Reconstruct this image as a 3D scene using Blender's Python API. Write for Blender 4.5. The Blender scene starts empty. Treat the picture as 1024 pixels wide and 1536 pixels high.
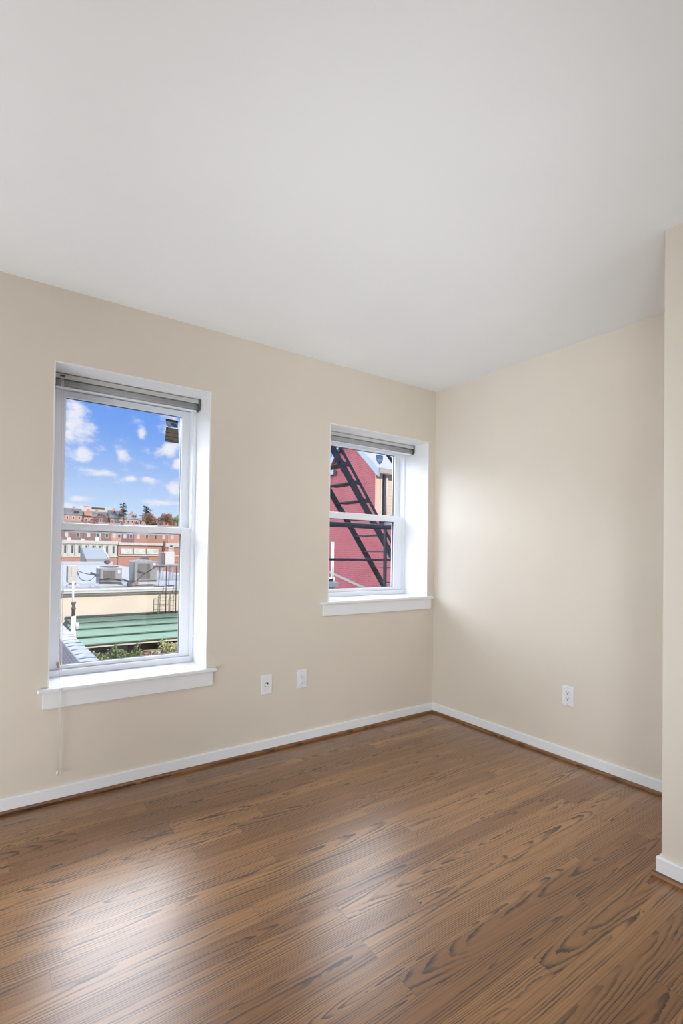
import bpy, bmesh, math, random
from mathutils import Vector, Matrix
random.seed(7)
sc = bpy.context.scene
col = sc.collection
PI = math.pi

# ------------------------------------------------------------------ camera
cam_d = bpy.data.cameras.new('camera')
cam = bpy.data.objects.new('camera', cam_d); col.objects.link(cam)
cam_d.sensor_fit = 'VERTICAL'; cam_d.sensor_height = 36.0
cam_d.lens = 754.34 / 1536 * 36.0
cam_d.shift_y = 52.5 / 1536
cam_d.clip_start = 0.02; cam_d.clip_end = 3000
rt = Vector((0.81548978, -0.57860492, 0.01388412)); up = Vector((-0.01888856, -0.00263018, 0.99981814))
fw = Vector((0.57846317, 0.81560372, 0.0130739))
M4 = Matrix((rt, up, -fw)).transposed().to_4x4(); M4.translation = Vector((-2.80038, -2.72688, 1.19205))
cam.matrix_world = M4
sc.camera = cam

# ------------------------------------------------------------------ view / exposure
sc.view_settings.view_transform = 'Standard'; sc.view_settings.look = 'None'
sc.view_settings.gamma = 1.0; sc.view_settings.use_curve_mapping = False
sc.view_settings.exposure = 0.0

# ------------------------------------------------------------------ node helpers
class G:
    """tiny expression builder for node trees"""
    def __init__(s, nt): s.nt = nt; s.N = nt.nodes; s.L = nt.links
    def node(s, t, **kw):
        n = s.N.new(t)
        for k, v in kw.items(): setattr(n, k, v)
        return n
    def put(s, sock, v):
        if isinstance(v, bpy.types.NodeSocket): s.L.new(v, sock)
        else: sock.default_value = v
    def m(s, op, a, b=None, c=None, clamp=False):
        n = s.node('ShaderNodeMath', operation=op, use_clamp=clamp)
        s.put(n.inputs[0], a)
        if b is not None: s.put(n.inputs[1], b)
        if c is not None: s.put(n.inputs[2], c)
        return n.outputs[0]
    def sm(s, x, a, b, lo=0.0, hi=1.0):
        n = s.node('ShaderNodeMapRange', interpolation_type='SMOOTHSTEP')
        s.put(n.inputs[0], x); s.put(n.inputs[1], a); s.put(n.inputs[2], b); s.put(n.inputs[3], lo); s.put(n.inputs[4], hi)
        return n.outputs[0]
    def xyz(s, x, y, z):
        n = s.node('ShaderNodeCombineXYZ')
        for i, v in enumerate((x, y, z)): s.put(n.inputs[i], v)
        return n.outputs[0]
    def sep(s, v):
        n = s.node('ShaderNodeSeparateXYZ'); s.put(n.inputs[0], v); return n.outputs
    def noise(s, v, scale, detail=2.0, rough=0.5):
        n = s.node('ShaderNodeTexNoise'); s.put(n.inputs['Vector'], v); n.inputs['Scale'].default_value = scale
        n.inputs['Detail'].default_value = detail; n.inputs['Roughness'].default_value = rough
        return n.outputs[0]
    def white(s, v):
        n = s.node('ShaderNodeTexWhiteNoise'); n.noise_dimensions = '3D'; s.put(n.inputs['Vector'], v); return n.outputs['Value']
    def mix(s, f, a, b, blend='MIX'):
        n = s.node('ShaderNodeMix', data_type='RGBA', blend_type=blend)
        s.put(n.inputs[0], f); s.put(n.inputs[6], a); s.put(n.inputs[7], b); return n.outputs[2]
    def pos(s): return s.node('ShaderNodeNewGeometry').outputs['Position']

def c4(r, g, b): return (r, g, b, 1.0)
def srgb(r, g, b):
    f = lambda v: (v / 255 / 12.92) if v / 255 <= 0.04045 else ((v / 255 + 0.055) / 1.055) ** 2.4
    return (f(r), f(g), f(b), 1.0)

# ------------------------------------------------------------------ sky
GLOW_UP, GLOW_LEFT = 13.0, 9.5  # strengths of the two added glow lobes
w = bpy.data.worlds.new('sky'); sc.world = w; w.use_nodes = True
w.node_tree.nodes.clear(); g = G(w.node_tree)
d = g.node('ShaderNodeTexCoord').outputs['Generated']
dx, dy, dz = g.sep(d)
ysafe = g.m('MAXIMUM', dy, 0.05)
p = g.m('DIVIDE', dx, ysafe); q = g.m('DIVIDE', dz, ysafe)
t = g.sm(q, 0.0, 0.27)
blue = g.mix(t, c4(0.66, 0.82, 1.0), c4(0.165, 0.36, 0.90))
nz = g.noise(g.xyz(g.m('MULTIPLY', p, 1.0), g.m('MULTIPLY', q, 1.5), 0.3), 34.0, 5.0, 0.6)
mask = None
for (bx, bz, sx, sz) in [(0.1259,0.2397,0.0213,0.0237),(0.1371,0.2081,0.0194,0.0190),(0.1179,0.2171,0.0147,0.0353),
        (0.1431,0.1731,0.0152,0.0119),(0.2044,0.1784,0.0105,0.0137),(0.2404,0.2237,0.0073,0.0114),(0.1655,0.1408,0.0224,0.0061),
        (0.2205,0.1365,0.0107,0.0063),(0.2543,0.1372,0.0124,0.0064),(0.2923,0.1973,0.0182,0.0144),(0.3019,0.2395,0.0158,0.0290),
        (0.3040,0.1236,0.0118,0.0119),(0.3084,0.1742,0.0079,0.0092),(0.1371,0.0914,0.0172,0.0048),(0.2890,0.0935,0.0287,0.0052),
        (0.1216,0.0761,0.0147,0.0059),(0.05,0.16,0.05,0.03),(0.40,0.20,0.05,0.03),(0.5,0.12,0.04,0.015)]:
    a = g.m('DIVIDE', g.m('SUBTRACT', p, bx), sx * 1.15); b = g.m('DIVIDE', g.m('SUBTRACT', q, bz), sz * 1.15)
    r2 = g.m('ADD', g.m('MULTIPLY', a, a), g.m('MULTIPLY', b, b))
    e = g.m('EXPONENT', g.m('MULTIPLY', r2, -0.9))
    mask = e if mask is None else g.m('MAXIMUM', mask, e)
cl = g.sm(g.m('ADD', mask, g.m('MULTIPLY', g.m('SUBTRACT', nz, 0.5), 2.2)), 0.12, 1.05)
cloudc = g.mix(g.noise(g.xyz(p, q, 1.0), 60.0, 3.0), c4(0.74, 0.77, 0.92), c4(0.92, 0.93, 0.98))
low = g.mix(cl, blue, cloudc)
# added sky glow, out of view: high for floor glare, left for wall light
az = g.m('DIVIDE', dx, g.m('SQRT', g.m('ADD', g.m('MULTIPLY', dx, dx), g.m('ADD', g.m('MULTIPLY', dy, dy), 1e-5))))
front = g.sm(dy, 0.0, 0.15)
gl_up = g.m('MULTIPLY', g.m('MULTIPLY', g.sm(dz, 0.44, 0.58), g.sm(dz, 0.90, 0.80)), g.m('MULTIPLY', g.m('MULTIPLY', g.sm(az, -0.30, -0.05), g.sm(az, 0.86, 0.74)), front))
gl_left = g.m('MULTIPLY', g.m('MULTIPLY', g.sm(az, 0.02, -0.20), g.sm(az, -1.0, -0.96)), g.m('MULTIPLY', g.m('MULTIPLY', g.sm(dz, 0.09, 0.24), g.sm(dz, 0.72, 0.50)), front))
add1 = g.mix(gl_up, c4(0, 0, 0), c4(GLOW_UP * 0.96, GLOW_UP * 0.98, GLOW_UP))
add2 = g.mix(gl_left, c4(0, 0, 0), c4(GLOW_LEFT * 0.91, GLOW_LEFT * 0.99, GLOW_LEFT * 1.10))
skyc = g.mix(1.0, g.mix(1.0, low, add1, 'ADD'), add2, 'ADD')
ground_c = g.sm(dz, -0.06, 0.0)
skyc = g.mix(ground_c, c4(0.25, 0.25, 0.24), skyc)
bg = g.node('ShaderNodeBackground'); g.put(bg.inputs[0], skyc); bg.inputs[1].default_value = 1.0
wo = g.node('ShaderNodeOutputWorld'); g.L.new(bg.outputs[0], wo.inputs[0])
w.cycles.sampling_method = 'MANUAL'; w.cycles.sample_map_resolution = 1024

# ------------------------------------------------------------------ sun and added fill lights
sd = bpy.data.lights.new('sun', 'SUN'); so = bpy.data.objects.new('sun', sd); col.objects.link(so)
sd.energy = 4.3; sd.angle = 0.009; sd.color = (1.0, 0.93, 0.82)
so.rotation_euler = Vector((-0.30, 0.8, -0.45)).to_track_quat('-Z', 'Y').to_euler()
so.location = (6, -12, 9)

def area(name, loc, target, sx, sy, power, color=(1, 1, 1)):
    l = bpy.data.lights.new(name, 'AREA'); l.shape = 'RECTANGLE'; l.size = sx; l.size_y = sy; l.energy = power; l.color = color
    o = bpy.data.objects.new(name, l); col.objects.link(o); o.location = loc
    o.rotation_euler = (Vector(target) - Vector(loc)).to_track_quat('-Z', 'Y').to_euler()
    return o
def spot(name, loc, target, power, size, radius=0.35, color=(1, 1, 1)):
    l = bpy.data.lights.new(name, 'SPOT'); l.energy = power; l.spot_size = size; l.spot_blend = 1.0; l.shadow_soft_size = radius; l.color = color
    o = bpy.data.objects.new(name, l); col.objects.link(o); o.location = loc
    o.rotation_euler = (Vector(target) - Vector(loc)).to_track_quat('-Z', 'Y').to_euler()
    return o
COOL = (0.925, 1.0, 1.065)
area('left_low_fill', (-3.9, -1.1, 0.25), (-0.4, -0.6, 2.40), 1.6, 0.4, 29, COOL)  # added fill, unseen at left, lifts ceiling and right wall
area('left_fill', (-3.9, -0.9, 1.5), (0, -0.9, 1.6), 1.0, 1.0, 6, COOL)  # added weak fill from the left, no window here
area('rear_fill', (-1.4, -4.5, 0.9), (-0.6, 0, 0.9), 1.2, 1.6, 13, COOL)  # added fill behind the camera, no opening here
spot('ceiling_fill', (-2.9, -3.0, 0.7), (-1.0, -0.75, 2.44), 104, 1.0, 0.3, COOL)  # added spot to even out the ceiling
spot('ceiling_wash', (-3.0, -3.2, 0.9), (-0.30, -0.15, 2.34), 72, 0.66, 0.3, COOL)  # added unseen spot lifting the far ceiling corner
spot('corner_fill', (-3.0, -3.3, 1.8), (-0.25, -0.1, 0.4), 180, 0.9, 0.35, COOL)  # added fill spot on the lower far corner, no real flash
spot('right_wash', (-3.85, -1.5, 1.3), (0.0, -1.05, 1.75), 82, 0.62, 0.25, COOL)  # added unseen spot brightening the right hand wall

# ------------------------------------------------------------------ materials
MATS = {}
def bsdf_mat(name, color, rough=0.6, spec=0.5, metal=0.0, coat=0.0, vary=0.0, vscale=8.0, bump=0.0, bscale=200.0):
    m = bpy.data.materials.new(name); m.use_nodes = True; nt = m.node_tree
    b = nt.nodes['Principled BSDF']; gg = G(nt)
    b.inputs['Roughness'].default_value = rough; b.inputs['Specular IOR Level'].default_value = spec
    b.inputs['Metallic'].default_value = metal; b.inputs['Coat Weight'].default_value = coat
    if vary > 0:
        n = gg.noise(gg.pos(), vscale, 4.0)
        dark = tuple(c * (1 - vary) for c in color[:3]) + (1,); lite = tuple(min(1, c * (1 + vary)) for c in color[:3]) + (1,)
        gg.put(b.inputs['Base Color'], gg.mix(gg.sm(n, 0.3, 0.7), dark, lite))
    else: b.inputs['Base Color'].default_value = color
    if bump > 0:
        n = gg.noise(gg.pos(), bscale, 3.0); bp = gg.node('ShaderNodeBump'); bp.inputs['Strength'].default_value = bump
        bp.inputs['Distance'].default_value = 0.002; gg.put(bp.inputs['Height'], n); nt.links.new(bp.outputs[0], b.inputs['Normal'])
    MATS[name] = m
    return m
bsdf_mat('wall_paint', c4(0.745, 0.675, 0.58), 0.42, 0.45, vary=0.012, vscale=3, bump=0.06, bscale=120)
bsdf_mat('ceiling_paint', c4(0.90, 0.905, 0.91), 0.8, 0.2, vary=0.01, vscale=2)
bsdf_mat('trim_paint', c4(0.86, 0.87, 0.89), 0.35, 0.45)
bsdf_mat('reveal_paint', c4(0.87, 0.865, 0.85), 0.5, 0.4)
bsdf_mat('vinyl', c4(0.88, 0.90, 0.94), 0.3, 0.5)
bsdf_mat('gasket', c4(0.05, 0.05, 0.06), 0.6)
bsdf_mat('blind_grey', c4(0.40, 0.40, 0.41), 0.7, vary=0.06, vscale=300)
bsdf_mat('blind_light', c4(0.58, 0.58, 0.56), 0.5)
bsdf_mat('blind_dark', c4(0.10, 0.105, 0.10), 0.5)
bsdf_mat('cord_white', c4(0.75, 0.74, 0.71), 0.4)
bsdf_mat('latch_tan', c4(0.33, 0.27, 0.22), 0.4)
bsdf_mat('plate_white', c4(0.84, 0.85, 0.87), 0.3, 0.5)
bsdf_mat('socket_white', c4(0.78, 0.80, 0.82), 0.3, 0.5)
bsdf_mat('slot_dark', c4(0.05, 0.05, 0.055), 0.5)
bsdf_mat('slot_black', c4(0.02, 0.02, 0.02), 0.4)
bsdf_mat('steel', c4(0.55, 0.55, 0.56), 0.3, metal=1.0)
bsdf_mat('stair_paint', c4(0.007, 0.013, 0.028), 0.55, 0.2, vary=0.3, vscale=12)
bsdf_mat('tread_grey', c4(0.035, 0.035, 0.04), 0.6, 0.2)
bsdf_mat('membrane', c4(0.27, 0.275, 0.28), 0.9, 0.08, vary=0.07, vscale=1.3)
bsdf_mat('white_coping', c4(0.46, 0.46, 0.45), 0.5)
bsdf_mat('cream_wall', c4(0.66, 0.56, 0.43), 0.8, vary=0.05, vscale=1.2)
bsdf_mat('gutter_grey', c4(0.52, 0.51, 0.47), 0.5, vary=0.06, vscale=2)
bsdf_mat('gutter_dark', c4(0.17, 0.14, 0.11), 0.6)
bsdf_mat('green_metal', c4(0.175, 0.27, 0.185), 0.8, 0.15, vary=0.07, vscale=1.6)
bsdf_mat('green_dark', c4(0.03, 0.05, 0.04), 0.6)
bsdf_mat('cream_soffit', c4(0.60, 0.52, 0.40), 0.7)
bsdf_mat('ac_body', c4(0.27, 0.262, 0.245), 0.5, vary=0.06, vscale=5)
bsdf_mat('ac_grille', c4(0.13, 0.12, 0.105), 0.6)
bsdf_mat('ac_dark', c4(0.05, 0.06, 0.075), 0.5)
bsdf_mat('ac_pad', c4(0.50, 0.48, 0.45), 0.7)
bsdf_mat('cabinet_cream', c4(0.47, 0.45, 0.38), 0.5)
bsdf_mat('rust', c4(0.11, 0.065, 0.06), 0.8, vary=0.3, vscale=20)
bsdf_mat('cable_black', c4(0.025, 0.025, 0.028), 0.6)
bsdf_mat('pvc_white', c4(0.78, 0.78, 0.76), 0.4)
bsdf_mat('sleeve_dark', c4(0.07, 0.065, 0.06), 0.6)
bsdf_mat('galvanised', c4(0.42, 0.38, 0.28), 0.4, metal=0.4)
bsdf_mat('timber', c4(0.24, 0.15, 0.11), 0.7, vary=0.2, vscale=20)
bsdf_mat('coping_metal', c4(0.36, 0.37, 0.37), 0.75, 0.15, vary=0.12, vscale=6)
bsdf_mat('white_masonry', c4(0.54, 0.525, 0.465), 0.8, vary=0.03, vscale=0.5)
bsdf_mat('far_glass', c4(0.06, 0.07, 0.07), 0.25)
bsdf_mat('far_pane_light', c4(0.50, 0.50, 0.50), 0.4)
bsdf_mat('white_frame', c4(0.58, 0.57, 0.54), 0.6)
bsdf_mat('sign_pale', c4(0.55, 0.57, 0.49), 0.5, vary=0.18, vscale=1.3)
bsdf_mat('skylight_blue', c4(0.27, 0.295, 0.305), 0.9, 0.08)
bsdf_mat('skylight_shaded', c4(0.06,0.06,0.06), 0.7)  # near black: shade of the bulkhead's left side put into its colour
bsdf_mat('slate_roof', c4(0.17, 0.175, 0.165), 0.9, 0.08, vary=0.12, vscale=0.5)
bsdf_mat('pale_roof', c4(0.5, 0.51, 0.50), 0.9, 0.1, vary=0.05, vscale=1.5)
bsdf_mat('far_roof', c4(0.28, 0.30, 0.31), 0.9, 0.08, vary=0.05, vscale=0.5)
bsdf_mat('tan_trim', c4(0.42, 0.36, 0.31), 0.6)
bsdf_mat('blue_trim', c4(0.30, 0.36, 0.40), 0.5)
bsdf_mat('peach_trim', c4(0.72, 0.47, 0.33), 0.7)
bsdf_mat('bark', c4(0.08, 0.06, 0.05), 0.9)
bsdf_mat('leaf_rust', c4(0.33, 0.17, 0.10), 0.8, vary=0.45, vscale=1.1)
bsdf_mat('leaf_red', c4(0.36, 0.13, 0.10), 0.8, vary=0.4, vscale=1.1)
bsdf_mat('leaf_green', c4(0.12, 0.16, 0.045), 0.8, vary=0.45, vscale=1.1)
bsdf_mat('leaf_pale', c4(0.26, 0.30, 0.12), 0.8, vary=0.3, vscale=1.1)
bsdf_mat('needle_dark', c4(0.035, 0.06, 0.05), 0.8, vary=0.3, vscale=1.1)
bsdf_mat('vine_green', c4(0.13, 0.17, 0.055), 0.7, vary=0.6, vscale=14)
bsdf_mat('vine_pale', c4(0.44, 0.42, 0.20), 0.7, vary=0.5, vscale=14)
bsdf_mat('turf', c4(0.15, 0.14, 0.09), 0.95, vary=0.3, vscale=0.2)
bsdf_mat('asphalt', c4(0.07, 0.065, 0.06), 0.9, vary=0.2, vscale=3)
bsdf_mat('sticker_navy', c4(0.01, 0.018, 0.03), 0.4)
bsdf_mat('sticker_grey', c4(0.24, 0.29, 0.32), 0.4, vary=0.25, vscale=60)
bsdf_mat('sticker_blue', c4(0.006, 0.085, 0.21), 0.4)
bsdf_mat('sticker_brown', c4(0.15, 0.135, 0.10), 0.5, vary=0.15, vscale=60)
bsdf_mat('sticker_dark', c4(0.045, 0.04, 0.035), 0.5)
bsdf_mat('shield_blue', c4(0.17, 0.33, 0.68), 0.3)
bsdf_mat('shield_edge', c4(0.07, 0.16, 0.42), 0.3)
bsdf_mat('shield_white', c4(0.62, 0.70, 0.85), 0.3)

def brick_mat(name, c1, c2, mortar, axis, bw=0.21, bh=0.075, bump=True):
    m = bpy.data.materials.new(name); m.use_nodes = True; nt = m.node_tree; gg = G(nt); b = nt.nodes['Principled BSDF']
    x, y, z = gg.sep(gg.pos()); v = gg.xyz(x if axis == 'x' else y, z, 0.0)
    n = gg.node('ShaderNodeTexBrick'); gg.put(n.inputs['Vector'], v)
    n.inputs['Color1'].default_value = c1; n.inputs['Color2'].default_value = c2; n.inputs['Mortar'].default_value = mortar
    n.inputs['Scale'].default_value = 1.0; n.inputs['Brick Width'].default_value = bw; n.inputs['Row Height'].default_value = bh
    n.inputs['Mortar Size'].default_value = bh * 0.09
    f = gg.noise(gg.pos(), 1.3, 3.0)
    gg.put(b.inputs['Base Color'], gg.mix(gg.sm(f, 0.3, 0.7, 0.0, 0.25), n.outputs[0], c4(c1[0] * 1.25, c1[1] * 1.3, c1[2] * 1.3)))
    b.inputs['Roughness'].default_value = 0.85
    MATS[name] = m
brick_mat('red_brick_near', c4(0.43, 0.085, 0.090), c4(0.355, 0.068, 0.078), c4(0.45, 0.165, 0.165), 'y')
brick_mat('brick_orange', c4(0.42, 0.19, 0.125), c4(0.37, 0.16, 0.11), c4(0.5, 0.30, 0.22), 'x', 0.4, 0.14)
brick_mat('brick_brown', c4(0.24, 0.13, 0.10), c4(0.20, 0.11, 0.09), c4(0.3, 0.20, 0.17), 'x', 0.4, 0.14)
brick_mat('brick_plum', c4(0.20, 0.095, 0.095), c4(0.17, 0.08, 0.08), c4(0.27, 0.16, 0.15), 'x', 0.4, 0.14)
brick_mat('brick_pink', c4(0.52, 0.25, 0.18), c4(0.46, 0.21, 0.15), c4(0.55, 0.38, 0.3), 'x', 0.4, 0.14)
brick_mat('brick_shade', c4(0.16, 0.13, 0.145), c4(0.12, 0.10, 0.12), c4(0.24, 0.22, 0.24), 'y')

def siding_mat(name, c1, c2, pitch):
    m = bpy.data.materials.new(name); m.use_nodes = True; nt = m.node_tree; gg = G(nt); b = nt.nodes['Principled BSDF']
    z = gg.sep(gg.pos())[2]; f = gg.m('FRACT', gg.m('DIVIDE', z, pitch))
    gg.put(b.inputs['Base Color'], gg.mix(gg.sm(f, 0.80, 0.95), c1, c2)); b.inputs['Roughness'].default_value = 0.7
    MATS[name] = m
siding_mat('peach_siding', c4(0.66, 0.49, 0.34), c4(0.52, 0.33, 0.23), 0.115)
siding_mat('grey_siding', c4(0.36, 0.37, 0.34), c4(0.24, 0.25, 0.24), 0.115)

def glass_mat():
    m = bpy.data.materials.new('window_glass'); m.use_nodes = True; nt = m.node_tree; nt.nodes.clear(); gg = G(nt)
    tr = gg.node('ShaderNodeBsdfTransparent'); gl = gg.node('ShaderNodeBsdfGlossy'); gl.inputs['Roughness'].default_value = 0.0
    mx = gg.node('ShaderNodeMixShader'); mx.inputs[0].default_value = 0.015
    nt.links.new(tr.outputs[0], mx.inputs[1]); nt.links.new(gl.outputs[0], mx.inputs[2])
    o = gg.node('ShaderNodeOutputMaterial'); nt.links.new(mx.outputs[0], o.inputs[0])
    MATS['window_glass'] = m
glass_mat()

def oak_mat(name, board_w, along, tint=(1, 1, 1), rough=0.30):
    """stained red oak strips: cathedral rings cut from a log, pores, board-to-board colour, seams"""
    m = bpy.data.materials.new(name); m.use_nodes = True; nt = m.node_tree; gg = G(nt); b = nt.nodes['Principled BSDF']
    P = gg.sep(gg.pos())
    u, v = (P[0], P[1]) if along == 'x' else (P[1], P[0])
    row = gg.m('FLOOR', gg.m('DIVIDE', v, board_w)); fv = gg.m('SUBTRACT', gg.m('SUBTRACT', gg.m('DIVIDE', v, board_w), row), 0.5)
    r0 = gg.white(gg.xyz(row, 3.1, 0.7))
    us = gg.m('DIVIDE', gg.m('ADD', u, gg.m('MULTIPLY', r0, 7.0)), 1.35); brd = gg.m('FLOOR', us); fu = gg.m('SUBTRACT', us, brd)
    R1 = gg.white(gg.xyz(row, brd, 1.5)); R2 = gg.white(gg.xyz(row, brd, 2.5)); R3 = gg.white(gg.xyz(row, brd, 4.5)); R4 = gg.white(gg.xyz(row, brd, 6.5))
    # ring distance
    cv = gg.m('MULTIPLY', gg.m('SUBTRACT', R1, 0.5), 1.1)
    vv = gg.m('MULTIPLY', gg.m('SUBTRACT', fv, cv), board_w)
    wob = gg.m('SUBTRACT', gg.noise(gg.xyz(gg.m('MULTIPLY', u, 2.2), gg.m('MULTIPLY', v, 4.0), gg.m('MULTIPLY', R2, 30.0)), 1.0, 2.0), 0.5)
    wob2 = gg.m('SUBTRACT', gg.noise(gg.xyz(gg.m('MULTIPLY', u, 9.0), gg.m('MULTIPLY', v, 30.0), gg.m('MULTIPLY', R3, 30.0)), 1.0, 3.0), 0.5)
    wob3 = gg.m('SUBTRACT', gg.noise(gg.xyz(gg.m('MULTIPLY', u, 45.0), gg.m('MULTIPLY', v, 160.0), gg.m('MULTIPLY', R3, 30.0)), 1.0, 2.0), 0.5)
    wob4 = gg.m('SUBTRACT', gg.noise(gg.xyz(gg.m('MULTIPLY', u, 0.9), gg.m('MULTIPLY', v, 55.0), gg.m('MULTIPLY', R4, 30.0)), 1.0, 1.0), 0.5)
    slope = gg.m('MULTIPLY', gg.m('SUBTRACT', R3, 0.5), 0.16)
    dd = gg.m('ADD', gg.m('ADD', gg.m('MULTIPLY', gg.m('SUBTRACT', R4, 0.5), 0.05), gg.m('MULTIPLY', slope, gg.m('SUBTRACT', fu, R2))), gg.m('MULTIPLY', wob, 0.036))
    rr = gg.m('SQRT', gg.m('ADD', gg.m('MULTIPLY', gg.m('MULTIPLY', vv, vv), 0.85), gg.m('MULTIPLY', dd, dd)))
    rr = gg.m('ADD', rr, gg.m('ADD', gg.m('MULTIPLY', wob2, 0.0042), gg.m('ADD', gg.m('MULTIPLY', wob3, 0.0028), gg.m('MULTIPLY', wob4, 0.0055))))
    ring = gg.m('FRACT', gg.m('DIVIDE', rr, gg.m('ADD', 0.0048, gg.m('MULTIPLY', R1, 0.0042))))
    band = gg.m('MULTIPLY', gg.m('POWER', gg.sm(ring, 0.32, 0.90), 1.4), gg.sm(ring, 1.0, 0.95))
    strength = gg.sm(gg.noise(gg.xyz(gg.m('MULTIPLY', u, 2.5), gg.m('MULTIPLY', v, 38.0), gg.m('MULTIPLY', R4, 20.0)), 1.0, 2.5), 0.36, 0.58, 0.20, 1.0)
    band = gg.m('MULTIPLY', band, strength)
    # fine pores drawn out along the board
    pore = gg.noise(gg.xyz(gg.m('MULTIPLY', u, 16.0), gg.m('MULTIPLY', v, 420.0), gg.m('MULTIPLY', R2, 9.0)), 1.0, 3.0, 0.65)
    porem = gg.m('MULTIPLY', gg.sm(pore, 0.52, 0.70), gg.m('ADD', 0.35, gg.m('MULTIPLY', band, 0.65)))
    streak = gg.noise(gg.xyz(gg.m('MULTIPLY', u, 2.0), gg.m('MULTIPLY', v, 90.0), gg.m('MULTIPLY', R1, 9.0)), 1.0, 3.0)
    T = lambda c: c4(c[0] * tint[0], c[1] * tint[1], c[2] * tint[2])
    base = gg.mix(gg.sm(R4, 0.0, 1.0), T((0.255, 0.110, 0.034)), T((0.410, 0.205, 0.078)))
    base = gg.mix(gg.sm(R1, 0.6, 1.0, 0.0, 0.7), base, T((0.300, 0.145, 0.052)))
    base = gg.mix(gg.sm(streak, 0.3, 0.72, 0.0, 0.42), base, T((0.155, 0.064, 0.020)))
    col_ = gg.mix(gg.m('MULTIPLY', porem, 0.55), base, T((0.070, 0.026, 0.009)))
    col_ = gg.mix(gg.m('MULTIPLY', band, 0.95), col_, T((0.030, 0.011, 0.005)))
    edge = gg.m('ABSOLUTE', fv)
    seam = gg.sm(edge, 0.5 - 0.0011 / board_w, 0.5 - 0.0002 / board_w)
    fe = gg.m('ABSOLUTE', gg.m('SUBTRACT', fu, 0.5)); seam2 = gg.sm(fe, 0.5 - 0.0011 / 1.35, 0.5 - 0.0003 / 1.35)
    sm_ = gg.m('MAXIMUM', seam, seam2)
    col_ = gg.mix(gg.m('MULTIPLY', sm_, 0.6), col_, T((0.04, 0.018, 0.010)))
    gg.put(b.inputs['Base Color'], col_)
    b.inputs['Roughness'].default_value = rough; b.inputs['Specular IOR Level'].default_value = 0.25
    b.inputs['Coat Weight'].default_value = 0.85; b.inputs['Coat Roughness'].default_value = 0.30
    gg.put(b.inputs['Roughness'], gg.m('ADD', rough, gg.m('MULTIPLY', gg.m('ADD', band, porem), 0.10)))
    bp = gg.node('ShaderNodeBump'); bp.inputs['Strength'].default_value = 0.25; bp.inputs['Distance'].default_value = 0.0006
    gg.put(bp.inputs['Height'], gg.m('SUBTRACT', 1.0, gg.m('ADD', gg.m('MULTIPLY', gg.m('ADD', band, porem), 0.4), sm_))); nt.links.new(bp.outputs[0], b.inputs['Normal'])
    MATS[name] = m
oak_mat('oak_floor', 0.083, 'x')
oak_mat('oak_shoe_x', 0.30, 'x', (0.8, 0.75, 0.7), 0.35)
oak_mat('oak_shoe_y', 0.30, 'y', (0.8, 0.75, 0.7), 0.35)

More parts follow.
